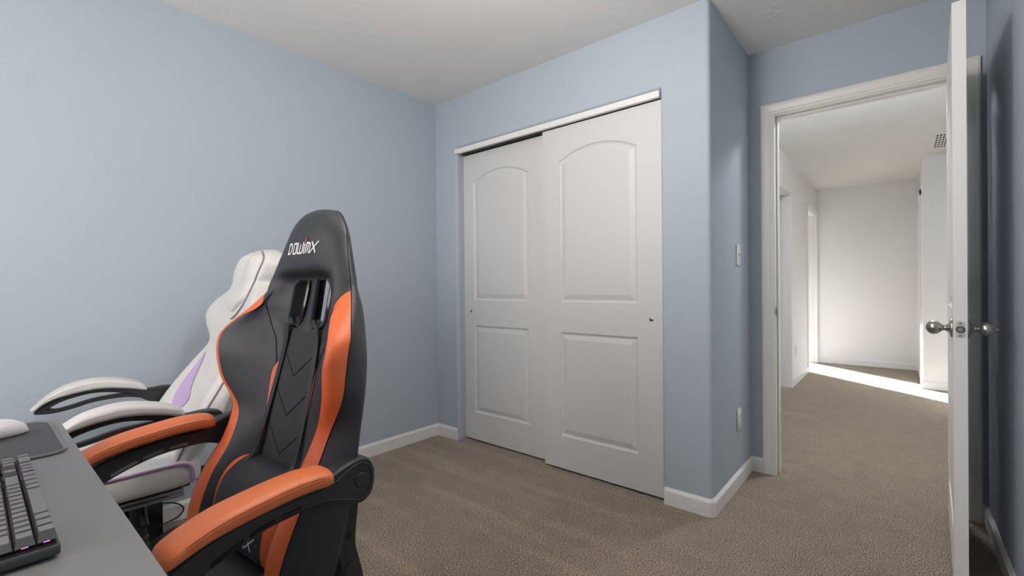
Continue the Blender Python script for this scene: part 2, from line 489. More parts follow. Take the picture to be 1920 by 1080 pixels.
def door_mesh(W, z0, z1, th, panels, both=True):
    bm = B()
    panel_face(bm, W, z0, z1, panels, 0, -1)
    if both: panel_face(bm, W, z0, z1, panels, th, 1)
    # edges of the slab (left open faces are closed with a rim)
    rim = [[bm.verts.new((x, y, z)) for x, z in ((0, z0), (W, z0), (W, z1), (0, z1))] for y in (0, th)]
    for k in range(4): bm.faces.new((rim[0][k], rim[0][(k+1) % 4], rim[1][(k+1) % 4], rim[1][k]))
    if not both: bm.faces.new(rim[1])
    bmesh.ops.remove_doubles(bm, verts=bm.verts, dist=1e-5)
    return bm

def closet_door(name, x0, W, y, label, pull_x, pz, inset):
    t = thing(name, label, 'door', (x0, y, 0), 0, 'sliding closet doors')
    P = [(inset, inset+.49, 0.205, .820, 0), (inset, inset+.49, .998, 1.83, .065)]
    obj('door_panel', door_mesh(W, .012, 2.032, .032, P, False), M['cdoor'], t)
    bm = B(); lathe(bm, [(.0, -.0015), (.0105, -.0015), (.0115, 0), (.0095, .0), (.0085, .006), (0, .006)], (pull_x-x0, -.0002, pz), (0, 1, 0), 28)
    p = obj('finger_pull', bm, M['nickel'], t, True)
    bm = B(); lathe(bm, [(0, 0), (.0085, 0), (.0085, .0006), (0, .0006)], (pull_x-x0, -.0008, pz), (0, -1, 0), 24)
    obj('pull_cup', bm, M['dark'], p)
    bm = B(); lathe(bm, [(0, 0), (.004, 0), (.004, .0006), (0, .0006)], (pull_x-x0, -.0015, pz), (0, -1, 0), 16)
    obj('pull_screw', bm, M['nickel'], p)
    return t
rd = closet_door('closet_door', -1.664, .7435, 2.266, 'right white closet door in front, arched raised panel over a square one', -.98, .918, .119)
closet_door('closet_door', -2.4045, .7395, 2.312, 'left white closet door sliding behind, partly covered by the other', -2.338, .921, .0965)
bm = B()
for x, z, w_, h_, dp_ in ((-1.499, .352, .010, .0012, .0015), (-1.098, .355, .008, .002, .0085), (-1.046, .355, .006, .0025, 0), (-1.286, .354, .010, .001, .0015), (-1.505, .032, .022, .001, 0), (-1.628, .856, .004, .003, 0), (-1.292, .484, .004, .002, .0015)):
    bx(bm, x+1.664-w_/2, x+1.664+w_/2, dp_-.0003, dp_+.001, z-h_/2, z+h_/2)
obj('scuff_marks', bm, M['stitchw'], rd)
bm = B()
bx(bm, OX0-.012, OX1, YC-.012, YC+.012, 2.036, 2.070, .002)
struct('trim_6', bm, M['trim'], label='white fascia strip across the top of the closet opening')
bm = B()
bx(bm, OX0, OX1, YC+.012, YC+.10, 2.062, OZ, 0); bx(bm, OX0, OX1, YC+.054, YC+.058, 2.040, 2.065); bx(bm, OX0, OX1, YC+.098, YC+.102, 2.036, 2.065)
tag(obj('closet_track', bm, M['track']), 'dark metal sliding track above the closet doors', 'track')

# entry door, open against the room: free edge toward the camera
ed = thing('entry_door', 'open white panelled entry door seen edge-on, with round knobs', 'door')
DW = .76
P = [(.115, DW-.115, .205, .82, 0), (.115, DW-.115, .998, 1.83, .065)]
slab = obj('door_slab', door_mesh(DW, .012, 2.045, .035, P, True), M['door'], ed)
# local frame of the door: x from free edge to hinge, y thickness
ang = math.atan2(2.925-2.167, .166-.137)
# local +x -> world (cos,sin); local +y must point to -x side -> thickness toward world -x, so origin on right face
ed.location = (.1715, 2.167, 0); ed.rotation_euler = (0, 0, ang)
KZ, KX = .934, .064
knob = [(0, -.002), (.0325, -.002), (.0325, .004), (.0305, .0065), (.021, .009), (.0135, .0135), (.010, .018), (.0095, .023), (.0115, .0265), (.0135, .028)]
knob += [(.0242*math.sin(a), .0487-.0225*math.cos(a)) for a in [math.radians(32+148*i/16) for i in range(17)]]
bm = B(); lathe(bm, knob, (KX, .035, KZ), (0, 1, 0), 40); obj('door_knob', bm, M['nickel'], ed, True)
bm = B(); lathe(bm, knob, (KX, 0, KZ), (0, -1, 0), 40); kb = obj('door_knob', bm, M['nickel'], ed, True)
bm = B(); lathe(bm, [(.0055, 0), (.0055, .003), (.003, .006), (.0015, .010), (0, .012)], (KX, -.0705, KZ), (0, -1, 0), 16); obj('lock_button', bm, M['nickel'], kb)
bm = B(); pr_ = [(.0175+a, KZ+b_) for a, b_ in superell(.024, .057, 40, 6)]
loft(bm, [[(.001, a, b_) for a, b_ in pr_], [(-.0012, a, b_) for a, b_ in pr_]])
lp = obj('latch_plate', bm, M['plate_m'], ed)
bm = B()
lathe(bm, [(0, 0), (.0092, 0), (.0092, .005), (.0080, .0065), (0, .0068)], (-.001, .0175, KZ), (-1, 0, 0), 28)
obj('latch_bolt', bm, M['steel'], lp, 30)
bm = B()
for dz in (-.021, .021): lathe(bm, [(0, 0), (.0038, 0), (.0034, .0012), (0, .0014)], (-.0012, .0175, KZ+dz), (-1, 0, 0), 16)
obj('plate_screw', bm, M['steel'], lp)
bm = B()
lathe(bm, [(0, 0), (.0115, 0), (.0115, .0004), (0, .0004)], (-.0010, .0175, KZ), (-1, 0, 0), 28)
obj('latch_recess', bm, M['hole'], lp)
for hz in (.2, 1.02, 1.83):
    bm = B(); cyl(bm, (DW+.012, -.006, hz), (DW+.012, -.006, hz+.09), .006, n=14); bx(bm, DW-.001, DW+.0015, .0, .03, hz, hz+.09)
    obj('hinge', bm, M['nickel'], ed)

# closed door inside the nearer hall doorway, and a door leaf swung into the sunlit room
hd = thing('hall_door', 'closed white door recessed in the nearer doorway on the hallway left', 'door', (HX-.108, D1[0]+.003, 0), PI/2)
obj('door_slab', door_mesh(.754, .012, 2.03, .035, P, True), M['door'], hd)
bm = B(); lathe(bm, knob, (.056, 0, .934), (0, -1, 0), 24); obj('door_knob', bm, M['nickel'], hd, True)
bm = B(); bx(bm, HX+.002, HX+.012, D2[0]-.02, D2[0]-.004, .915, .945, .002)
tag(obj('strike_plate', bm, M['nickel']), 'small metal strike plate on the far hallway door frame', 'strike plate')

# ------------------------------------------------------------------ switch, outlets, vent
def wall_plate(name, label, cat, loc, rz, kind, group=None):
    t = thing(name, label, cat, loc, rz, group)       # local: plate in x-z plane facing -y
    bm = B(); bx(bm, -.035, .035, -.006, 0, -.0575, .0575, .003); obj('cover_plate', bm, M['plate'], t, 30)
    if kind == 'switch':
        bm = B(); bx(bm, -.006, .006, -.0075, -.005, -.013, .013, .0005); s = obj('switch_slot', bm, M['plate'], t)
        bm = B(); bx(bm, -.0045, .0045, -.02, -.004, -.003, .006, .0015)
        bmesh.ops.rotate(bm, cent=(0, -.004, 0), matrix=Matrix.Rotation(-.5, 3, 'X'), verts=bm.verts)
        obj('toggle', bm, M['plate'], t)
        for z in (-.03, .03):
            bm = B(); lathe(bm, [(0, 0), (.003, 0), (.0025, .001), (0, .001)], (0, -.006, z), (0, -1, 0), 12); obj('screw', bm, M['steel'], t)
    else:
        for z in (-.0195, .0195):
            bm = B(); pr = superell(.034, .028, 24, 2.8)
            loft(bm, [[(x, -.0055, z+y) for x, y in pr], [(x*.97, -.0085, z+y*.97) for x, y in pr]])
            s = obj('socket', bm, M['plate'], t, 40)
            bm = B(); bx(bm, -.0075, -.0058, -.0090, -.008, z-.002, z+.008); bx(bm, .0058, .0075, -.0090, -.008, z-.002, z+.006); cyl(bm, (0, -.009, z-.0075), (0, -.008, z-.0075), .0022, n=12)
            obj('socket_holes', bm, M['hole'], s)
        bm = B(); lathe(bm, [(0, 0), (.003, 0), (.0025, .001), (0, .001)], (0, -.006, 0), (0, -1, 0), 12); obj('screw', bm, M['steel'], t)
    return t
wall_plate('light_switch', 'white toggle light switch on the dark blue wall beside the doorway', 'light switch', (XS, 2.714, 1.254), PI/2, 'switch')
wall_plate('power_outlet', 'white duplex outlet low on the blue wall under the light switch', 'outlet', (XS, 2.709, .358), PI/2, 'outlet', 'wall outlets')
wall_plate('power_outlet', 'white duplex outlet low on the white hallway wall', 'outlet', (HX, 5.895, .362), PI/2, 'outlet', 'wall outlets')

vt = thing('ceiling_vent', 'white square louvred vent in the hallway ceiling', 'vent', (.38, 5.77, HH))
bm = B()
for a in ((-.17, -.135, -.30, .30), (.135, .17, -.30, .30), (-.135, .135, -.30, -.265), (-.135, .135, .265, .30)): bx(bm, a[0], a[1], a[2], a[3], -.010, 0, .003)
obj('frame', bm, M['vent'], vt)
bm = B(); bx(bm, -.14, .14, -.27, .27, -.0015, 0); obj('duct_opening', bm, M['hole'], vt)
bm = B()
for i in range(13):
    x = -.135+.27*i/12; bx(bm, x-.0045, x+.0045, -.268, .268, -.008, -.004)
for i in range(7):
    y = -.268+.536*i/6; bx(bm, -.137, .137, y-.012, y+.012, -.0085, -.0035)
obj('grille', bm, M['vent'], vt)

# ------------------------------------------------------------------ gaming chairs
class Back:
    """backrest surface: rows {z: [(x,d)...]}; front columns 0..5, then sides and rear; reclined by rc about z=.5"""
    def __init__(s, rows, rc, nz=6, nc=4, zbase=.5, warp=None):
        s.rc = math.tan(rc); s.zb = zbase; s.warp = warp or (lambda seg, z: 0)
        zs = sorted(rows)
        flat = [tuple([z]+[c for p in rows[z] for c in p]) for z in zs]
        fine = cr(flat, nz)
        s.rows = []
        for r in fine:
            z = r[0]; cols = [(r[1+2*i], r[2+2*i]) for i in range((len(r)-1)//2)]
            half = cr(cols, nc)
            s.rows.append((z, half))
        s.nc = nc; s.ncol = len(s.rows[0][1])
    def P(s, x, z, d): return (x, (z-s.zb)*s.rc-d, z)
    def build(s, assign, mats, parent, skip=lambda x, z, seg: False):
        """assign(seg, z, x, sgn) -> part name; one mesh per part"""
        parts = {}
        for sgn in (-1, 1):
            for i in range(len(s.rows)-1):
                z0, h0 = s.rows[i]; z1, h1 = s.rows[i+1]
                for j in range(s.ncol-1):
                    seg = j/s.nc; xc = (h0[j][0]+h0[j+1][0]+h1[j][0]+h1[j+1][0])/4; zc = (z0+z1)/2
                    if skip(xc, zc, seg): continue
                    pn = assign(seg, zc, xc, sgn)
                    sa, sb = j/s.nc, (j+1)/s.nc
                    q = [s.P(sgn*h0[j][0], z0+s.warp(sa, z0), h0[j][1]), s.P(sgn*h0[j+1][0], z0+s.warp(sb, z0), h0[j+1][1]), s.P(sgn*h1[j+1][0], z1+s.warp(sb, z1), h1[j+1][1]), s.P(sgn*h1[j][0], z1+s.warp(sa, z1), h1[j][1])]
                    if sgn > 0: q.reverse()
                    parts.setdefault(pn, []).append(q)
            for i, k in ((0, 0), (len(s.rows)-1, 0)):       # close bottom and top
                z, h = s.rows[i]; m_ = s.nc*5
                n = s.ncol
                for j in range(n//2):
                    a, b_ = h[j], h[j+1]; c, d = h[n-1-j], h[n-2-j]
                    q = [s.P(sgn*a[0], z, a[1]), s.P(sgn*b_[0], z, b_[1]), s.P(sgn*d[0], z, d[1]), s.P(sgn*c[0], z, c[1])]
                    parts.setdefault(assign(4.9, z, .1, sgn), []).append(q)
        out = {}
        for pn, qs in parts.items():
            bm = B()
            for q in qs:
                try: bm.faces.new([bm.verts.new(p) for p in q])
                except ValueError: pass
            bmesh.ops.remove_doubles(bm, verts=bm.verts, dist=2e-4)
            bmesh.ops.dissolve_degenerate(bm, edges=bm.edges, dist=1e-5)
            nm, mt = mats[pn]
            par = parent
            out[pn] = obj(nm, bm, mt, par, 60)
        return out
    def front(s, x, z, off=0, maxseg=5):
        """point on the front surface"""
        k = min(range(len(s.rows)), key=lambda i: abs(s.rows[i][0]-z)); i0 = k
        if s.rows[k][0] > z and k > 0: i0 = k-1
        i1 = min(i0+1, len(s.rows)-1)
        def dd(row):
            h = row[1]; ax = abs(x)
            for j in range(s.nc*maxseg):
                if h[j][0] <= ax <= h[j+1][0]:
                    t = (ax-h[j][0])/max(1e-6, h[j+1][0]-h[j][0]); return h[j][1]+(h[j+1][1]-h[j][1])*t
            return h[s.nc*maxseg][1]
        za, zb = s.rows[i0][0], s.rows[i1][0]; t = 0 if zb == za else max(0, min(1, (z-za)/(zb-za)))
        d = dd(s.rows[i0])*(1-t)+dd(s.rows[i1])*t
        return s.P(x, z, d+off)

LET = {  # lettering strokes in a unit box (0..1 wide per letter, 0..1 high); each stroke a polyline
    'D': [[(.05, 0), (.05, 1)], [(.05, 1), (.55, 1), (.85, .72), (.85, .28), (.55, 0), (.05, 0)]],
    'O': [[(.15, 1), (.85, 1), (.85, 0), (.15, 0), (.15, 1)]],
    'W': [[(.0, 1), (.0, .15), (.14, 0), (.5, 0), (.5, .8)], [(.5, 0), (.86, 0), (1.0, .15), (1.0, 1)]],
    'i': [[(.5, 0), (.5, .82)]],
    'N': [[(.05, 0), (.05, 1)], [(.05, 1), (.75, .9), (.95, .7), (.95, 0)], [(.5, .1), (.5, .7)]],
    'X': [[(0, 0), (1, 1)], [(0, 1), (1, 0)]],
}
def lettering(word, fn, x0, z0, w, h, slant, parent, name='lettering', st=.16, dot=True, x_only=None):
    """flat embroidered letters laid on a surface; fn(x,z,off) gives the point"""
    widths = {'D': 1, 'O': 1, 'W': 1.25, 'i': .35, 'N': 1, 'X': 1.15}
    gap = .20; tot = sum(widths[c] for c in word)+gap*(len(word)-1); u = w/tot
    bm = B(); cx = 0
    def pt(a, b_): return fn(x0+a*u+slant*b_*h, z0+b_*h, .0016)
    t = st*h/u/2
    for c in word:
        lw = widths[c]
        for line in LET[c]:
            for (a, b_), (a2, b2) in zip(line, line[1:]):
                ax_, ax2 = cx+a*lw, cx+a2*lw
                dx, dz = (ax2-ax_)*u, (b2-b_)*h; L_ = math.hypot(dx, dz)
                if L_ < 1e-6: continue
                nx, nz = -dz/L_*st*h/2, dx/L_*st*h/2
                ex, ez = dx/L_*st*h/2, dz/L_*st*h/2
                k = 3
                for q in range(k):
                    s0, s1 = q/k, (q+1)/k
                    e0 = -1 if q == 0 else 0; e1 = 1 if q == k-1 else 0
                    def W_(s, e, sg): return (ax_+(ax2-ax_)*s+(ex*e+nx*sg)/u, b_+(b2-b_)*s+(ez*e+nz*sg)/h)
                    qd = [pt(*W_(s0, e0, -1)), pt(*W_(s1, e1, -1)), pt(*W_(s1, e1, 1)), pt(*W_(s0, e0, 1))]
                    bm.faces.new([bm.verts.new(p) for p in qd])
        if c == 'i' and dot: di = cx+.5*lw
        cx += lw+gap
    o = obj(name, bm, M['white'], parent)
    if dot and 'i' in word:
        bm = B(); s = .17
        q = [pt(di-s, 1.1), pt(di+s, 1.1), pt(di+s*.8, 1.5), pt(di-s*.8, 1.42)]
        bm.faces.new([bm.verts.new(p) for p in q])
        obj('lettering_dot', bm, M['red'], parent)
    return o

def arm_pad(parent, m, sx, xc, path, w, h, seam, stitch, name='arm_pad'):
    """path: [(y,z_center)] rear to front"""
    P_ = cr(path, 6); bm = B(); secs = []; L_ = len(P_)
    for i, (y, z) in enumerate(P_):
        t = i/(L_-1); e = min(t, 1-t)/.10
        k = 1 if e >= 1 else math.sqrt(max(0.0, 1-(1-e)**2))*.97+.03
        a = P_[max(i-1, 0)]; b_ = P_[min(i+1, L_-1)]; th = math.atan2(b_[1]-a[1], b_[0]-a[0])
        c, s_ = math.cos(th), math.sin(th)
        ring = []
        for px, pz in superell(w*(.55+.45*k), h*(.35+.65*k), 32, 3.2):
            if pz > 0: pz *= 1-.18*(px/(w/2))**2
            ring.append((sx*xc+px, y-(-pz*s_)*(-1), z+pz*abs(c)))
        secs.append(ring)
    loft(bm, secs)
    o = obj(name, bm, m, parent, True)
    # stitched seam along both upper edges
    for sg in (-1, 1):
        bm = B(); pts = []
        for i, (y, z) in enumerate(P_[3:-3]): pts.append((sx*xc+sg*(w/2*(1-.44**3.2)**(1/3.2)*.985+.0006), y, z+h*.20))
        tube(bm, pts, .0007, 6)
        if m is not M['whitel']: obj('seam', bm, seam, o)
        else: bm.free()
        bm = B()
        for (a, b_) in zip(pts[::1], pts[1::1]):
            A_, B_ = Vector(a), Vector(b_); n = 5
            for q in range(n):
                p = A_.lerp(B_, (q+.1)/n); p2 = A_.lerp(B_, (q+.62)/n); off = Vector((sg*.0015, 0, -.006))
                tube(bm, [p+off, p2+off], .0007, 5)
        obj('stitching', bm, stitch, o)
    return o

def rail(parent, m, x0, x1, top, bot, name='arm_rail', n=6):
    """side profile between upper and lower polylines [(y,z)] (same count), thickness x0..x1"""
    A_, B_ = cr(top, n), cr(bot, n); bm = B(); e = .005
    secs = []
    for (ya, za), (yb, zb) in zip(A_, B_):
        e_ = min(e, abs(za-zb)*.3)
        xm0, xm1 = min(x0, x1), max(x0, x1)
        secs.append([(xm0+e, ya, za), (xm1-e, ya, za), (xm1, ya, za-e_), (xm1, yb, zb+e_), (xm1-e, yb, zb), (xm0+e, yb, zb), (xm0, yb, zb+e_), (xm0, ya, za-e_)])
    loft(bm, secs)
    return obj(name, bm, m, parent, 35)

def base_parts(t, lift_y, zseat, lift_x=0, rot=0, foot_m=None):
    """gas lift, tilt plate, five-star base with casters"""
    bm = B(); bx(bm, -.10, .10, lift_y-.14, lift_y+.14, zseat-.045, zseat-.012, .006); bx(bm, -.055, .055, lift_y-.10, lift_y+.08, zseat-.085, zseat-.04, .01)
    obj('tilt_plate', bm, M['metalb'], t, 30)
    bm = B(); cyl(bm, (.05, lift_y, zseat-.06), (.25, lift_y-.02, zseat-.065), .005, n=10); cyl(bm, (.22, lift_y-.017, zseat-.064), (.29, lift_y-.025, zseat-.066), .010, n=12)
    obj('lever', bm, M['plastic'], t)
    bm = B(); lathe(bm, [(0, .05), (.035, .05), (.035, .16), (.030, .165), (.030, .19), (.0255, .195), (.0255, zseat-.10), (.014, zseat-.10), (.014, zseat-.05), (0, zseat-.05)], (0, lift_y, 0), (0, 0, 1), 28)
    obj('gas_lift', bm, M['metalb'], t, 40)
    for k in range(5):
        a = rot+2*PI*k/5; c, s = math.cos(a), math.sin(a)
        bm = B(); secs = []
        for rr_, w, z0_, z1_ in ((.0, .05, .075, .125), (.08, .05, .075, .12), (.2, .04, .075, .105), (.28, .032, .07, .09)):
            secs.append([(c*rr_-s*u, lift_y+s*rr_+c*u, z) for u, z in ((-w/2, z0_), (w/2, z0_), (w/2*.7, z1_), (-w/2*.7, z1_))])
        loft(bm, secs)
        leg = obj('leg', bm, M['plastic'], t, 30)
        bm = B(); cx_, cy_ = c*.275, lift_y+s*.275
        cyl(bm, (cx_, cy_, .045), (cx_, cy_, .08), .006, n=10)
        for sg in (-1, 1):
            u0_, u1_ = sg*.006, sg*.026
            cyl(bm, (cx_-s*u0_, cy_+c*u0_, .027), (cx_-s*u1_, cy_+c*u1_, .027), .027, n=20)
        obj('caster', bm, M['plastic'], leg, 30)

# ---- orange and black chair
def row(k1, k2, k3, k4, k5, rear=-.052, c0=.01):
    """columns: centre, panel edge, wing root, crest, outer seam, side, rear side, rear, rear centre"""
    x5, d5 = k5
    return [(0, c0), k1, k2, k3, k4, k5, (x5-(d5-rear)*.75, (d5+rear)/2), (x5-(d5-rear)*1.9, rear), (0, rear-.004)]
R1 = {
    .405: row((.09, .012), (.115, .02), (.180, .085), (.240, .085), (.300, .02)),
    .44: row((.09, .012), (.115, .02), (.184, .100), (.246, .100), (.308, .015)),
    .50: row((.09, .012), (.115, .02), (.186, .102), (.250, .101), (.311, .010)),
    .58: row((.09, .010), (.112, .016), (.192, .086), (.252, .084), (.312, .004)),
    .66: row((.088, .008), (.110, .012), (.185, .058), (.243, .054), (.310, .0)),
    .745: row((.086, .008), (.106, .012), (.202, .045), (.252, .040), (.306, 0)),
    .83: row((.084, .006), (.104, .010), (.255, .080), (.297, .052), (.304, 0)),
    .90: row((.082, .004), (.112, .010), (.270, .102), (.304, .060), (.294, 0)),
    .945: row((.082, .002), (.135, .012), (.276, .106), (.303, .062), (.281, 0)),
    .975: row((.082, .002), (.152, .016), (.266, .100), (.297, .058), (.270, 0)),
    1.01: row((.082, -.001), (.168, .024), (.236, .082), (.276, .050), (.256, 0), c0=.0),
    1.05: row((.082, -.002), (.172, .036), (.204, .060), (.246, .036), (.236, 0), c0=-.002),
    1.09: row((.084, -.002), (.150, .034), (.182, .044), (.210, .020), (.208, 0), c0=-.002),
    1.12: row((.078, .006), (.138, .034), (.172, .042), (.196, .019), (.193, -.001), c0=.005),
    1.15: row((.070, .042), (.125, .044), (.160, .039), (.182, .018), (.176, -.002), c0=.040),
    1.205: row((.060, .054), (.105, .048), (.138, .037), (.156, .016), (.148, -.002), c0=.056),
    1.25: row((.050, .060), (.090, .051), (.119, .035), (.136, .014), (.121, -.004), c0=.062),
    1.285: row((.044, .056), (.076, .046), (.094, .029), (.106, .010), (.091, -.006), -.046, c0=.059),
    1.306: row((.036, .047), (.054, .037), (.068, .021), (.076, .004), (.064, -.010), -.038, c0=.050),
    1.320: row((.022, .031), (.030, .023), (.037, .012), (.041, -.002), (.036, -.014), -.026, c0=.034),
}
oc = thing('gaming_chair', 'black and orange gaming chair pushed up to the desk, nearest the camera', 'chair', (-1.285, .518, 0), math.radians(4.5), 'gaming chairs at the desk')
def warp1(seg, z):
    f = 0 if seg <= 2 or seg >= 5 else (seg-2 if seg < 3 else ((4-seg)**2 if seg < 4 else 0))
    return -.042*f*math.exp(-((z-1.085)/.045)**2)
bk = Back(R1, math.radians(11.8), 8, 12, warp=warp1)
def slot_poly(sgn, g=0):
    return [(sgn*x, z) for x, z in ((.038+g, .984+g), (.078-g, .984+g), (.094-g, 1.004+g*.5), (.094-g, 1.106-g), (.068-g, 1.132-g), (.032+g, 1.132-g), (.020+g, 1.120-g*.5), (.026+g, 1.0+g*.5))]
def in_slot(x, z, seg):
    ax = abs(x)
    return (.029 < ax < .088) and (.991 < z < 1.116) and (z > .992+max(0, ax-.074)*.8) and seg < 2.2 or (seg >= 6.2 and ax < .098 and .978 < z < 1.13)
def seam_z(ax):          # lower seam of the headrest leather on each bolster
    return 1.02+.07*min(1, max(0, (ax-.16)/.05))
def asg(seg, z, x, sgn):
    ax = abs(x)
    if seg >= 5: return 'shell'
    if seg >= 4: return 'side' if z < 1.10 else 'shell'
    if seg >= 3:
        return 'strL' if (z < 1.085 and sgn < 0) else ('strR' if z < 1.085 else 'head')
    if seg >= 2:
        if z > 1.055: return 'head'
        return 'wingL' if sgn < 0 else 'wingR'
    if seg >= 1: return 'head' if z > .88 else 'panel'
    return 'panel' if z < .975 else 'head'
mats = {'shell': ('back_shell', M['blackl']), 'side': ('back_side', M['blackl']), 'strL': ('side_stripe', M['orange']), 'strR': ('side_stripe', M['orange']),
        'head': ('headrest', M['blackl']), 'wingL': ('side_bolster', M['blackl']), 'wingR': ('side_bolster', M['blackl']), 'panel': ('backrest', M['fabric'])}
pr = bk.build(asg, mats, oc, in_slot)
for k in ('strL', 'strR'): pr[k]['label'] = 'orange leather stripe along the bolster'
lettering('DOWiNX', lambda x, z, o: bk.front(x, z, o, 3), -.076, 1.193, .140, .028, .40, pr['head'], st=.165)
# piping seams
def surf_line(pts, r, m, parent, name='seam', off=.0005, surf=bk, n=5):
    P_ = cr(pts, n); bm = B(); tube(bm, [surf.front(x, z, off) for x, z in P_], r, 6)
    return obj(name, bm, m, parent, True)
for sg in (-1, 1):
    surf_line([(sg*.176, 1.052), (sg*.172, 1.02), (sg*.155, .98), (sg*.132, .945), (sg*.112, .90), (sg*.104, .87)], .0014, M['hole'], pr['head'])
    # stitched line up the headrest edge
    E4 = [Vector(bk.P(sg*(r_[1][bk.nc*4][0]-.003), r_[0], r_[1][bk.nc*4][1]+.0022)) for r_ in bk.rows if 1.085 < r_[0] < 1.30]
    bm = B()
    for a_, b_ in zip(E4, E4[1:]):
        n_ = max(1, round((b_-a_).length/.0042))
        for q in range(n_): tube(bm, [a_.lerp(b_, (q+.1)/n_), a_.lerp(b_, (q+.65)/n_)], .0007, 5)
    obj('stitching', bm, M['stitchw'], pr['head'])
    for r0_, r1_, nm_ in ((.44, 1.092, 'strL' if sg < 0 else 'strR'), (1.088, 1.318, 'head')):
        bm = B(); tube(bm, [bk.P(sg*r_[1][bk.nc*4][0], r_[0], r_[1][bk.nc*4][1]+.0004) for r_ in bk.rows if r0_ < r_[0] < r1_], .0013, 6)
        obj('seam', bm, M['hole'], pr[nm_], True)
# V quilting on the centre panel
for z in (.905, .80, .70):
    for sg in (-1, 1): surf_line([(0, z-.055), (sg*.03, z-.03), (sg*.078, z+.008)], .0011, M['hole'], pr['panel'], 'quilting_seam', n=3)
# orange slivers between wing and centre panel
for sg in (-1, 1):
    bm = B(); zs = [.66+.02*i for i in range(12)]
    L_ = []
    for z in zs:
        w = .0135*min(1, max(0, (z-.655)/.21))*min(1, max(0, (.885-z)/.03))+.0004
        L_.append((bk.front(sg*(.098), z, .002), bk.front(sg*(.098+w), z, .0025)))
    for a, b_ in zip(L_, L_[1:]): bm.faces.new([bm.verts.new(p) for p in (a[0], a[1], b_[1], b_[0])])
    bmesh.ops.remove_doubles(bm, verts=bm.verts, dist=1e-5)
    obj('accent_stripe', bm, M['orange'], oc, True)['label'] = 'thin orange accent beside the centre panel'
# belt slots
for sg in (-1, 1):
    bm = B()
    O_, I_ = slot_poly(sg, -.008), slot_poly(sg, .0095)
    secs = [[bk.P(x, z, -.010) for x, z in O_], [bk.P(x, z, .004) for x, z in slot_poly(sg, -.005)], [bk.P(x, z, .007) for x, z in slot_poly(sg, -.001)], [bk.P(x, z, .006) for x, z in slot_poly(sg, .005)], [bk.P(x, z, .001) for x, z in I_], [bk.P(x, z, -.019) for x, z in I_], [bk.P(x, z, -.022) for x, z in slot_poly(sg, .004)], [bk.P(x, z, -.018) for x, z in slot_poly(sg, -.004)]]
    loft(bm, secs, False)
    o = obj('belt_slot', bm, M['gloss'], oc, 25)
    o['label'] = 'glossy black plastic slot frame'
bm = B(); ro = [(-.099, .975), (.099, .975), (.099, 1.132), (-.099, 1.132)]
loft(bm, [[bk.P(x, z, -.050) for x, z in ro], [bk.P(x, z, -.018) for x, z in ro]], False)
for x0_, x1_ in ((-.099, -.090), (-.024, .024), (.090, .099)):
    bm.faces.new([bm.verts.new(bk.P(x, z, -.019)) for x, z in ((x0_, .975), (x1_, .975), (x1_, 1.132), (x0_, 1.132))])
obj('slot_recess', bm, M['plastic'], oc)
# lumbar pillow with its straps
PW = lambda v: .190*(1-.20*max(0, v)**2)
def pillow_uv(u, v, off=0):
    d = .012+.076*(max(0, 1-abs(u)**7))**.5*(max(0, 1-abs(v)**3.2))**.5
    return bk.P(u*PW(v)-.014, .515+.112*v, d+off)
def pillow_pt(x, z, off=0):
    v = max(-1, min(1, (z-.515)/.112)); return pillow_uv(max(-1, min(1, (x+.014)/PW(v))), v, off)
lp_ = thing('lumbar_pillow', 'black lumbar pillow with orange side stripes strapped to the orange chair', 'pillow', (-1.285, .518, 0), math.radians(4.5))
us = sorted([-math.cos(PI*i/36) for i in range(37)]+[-.88, -.70, .70, .88]); vs_ = [-math.cos(PI*i/24) for i in range(25)]
bms = {'a': B(), 'b': B(), 'c': B()}
for ua, ub in zip(us, us[1:]):
    if ub-ua < 1e-4: continue
    um = (ua+ub)/2
    for va, vb in zip(vs_, vs_[1:]):
        b_ = bms['a' if not .70 < abs(um) < .88 else ('b' if um < 0 else 'c')]
        b_.faces.new([b_.verts.new(p) for p in (pillow_uv(ua, va), pillow_uv(ub, va), pillow_uv(ub, vb), pillow_uv(ua, vb))])
        q = [bk.P(u*PW(v)-.014, .515+.112*v, .0118) for u, v in ((ua, va), (ua, vb), (ub, vb), (ub, va))]
        bms['a'].faces.new([bms['a'].verts.new(p) for p in q])
for k in bms: bmesh.ops.remove_doubles(bms[k], verts=bms[k].verts, dist=2e-5)
obj('pillow_cover', bms['a'], M['blackl'], lp_, 60)
obj('pillow_stripe', bms['b'], M['orange'], lp_, True); obj('pillow_stripe', bms['c'], M['orange'], lp_, True)
lettering('DOWiNX', pillow_pt, -.090, .460, .168, .030, .40, lp_, st=.15)
for sg in (-1, 1):
    bm = B(); pts = [(sg*.073, .992, .014), (sg*.080, .93, .006), (sg*.090, .80, .010), (sg*.098, .68, .018), (sg*.102, .635, .026), (sg*.103, .615, .05)]
    secs = []
    for x, z, d in cr(pts, 4):
        secs.append([bk.P(x-.0095, z, d), bk.P(x+.0095, z, d), bk.P(x+.0095, z, d+.003), bk.P(x-.0095, z, d+.003)])
    loft(bm, secs); obj('strap', bm, M['plastic'], lp_)

# seat
def seat(t, zt, zb, hw, y0, y1, m, mside, name='seat'):
    bm = B(); secs = []
    for k in range(13):
        y = y0+(y1-y0)*k/12; e = min(k, 12-k)/2; f = min(1, .95+.05*e) ; zt_ = zt-(.02 if k == 0 else 0)
        secs.append([(px*f, y, (zt_+zb)/2+pz*(.8 if e == 0 else 1)-(.012*(1-abs(px/hw)**4) if pz > 0 else 0)) for px, pz in superell(hw*2, zt_-zb, 44, 5)])
    loft(bm, secs); return obj(name, bm, m, t, True)
seat(oc, .425, .33, .24, -.50, .02, M['blackl'], None)
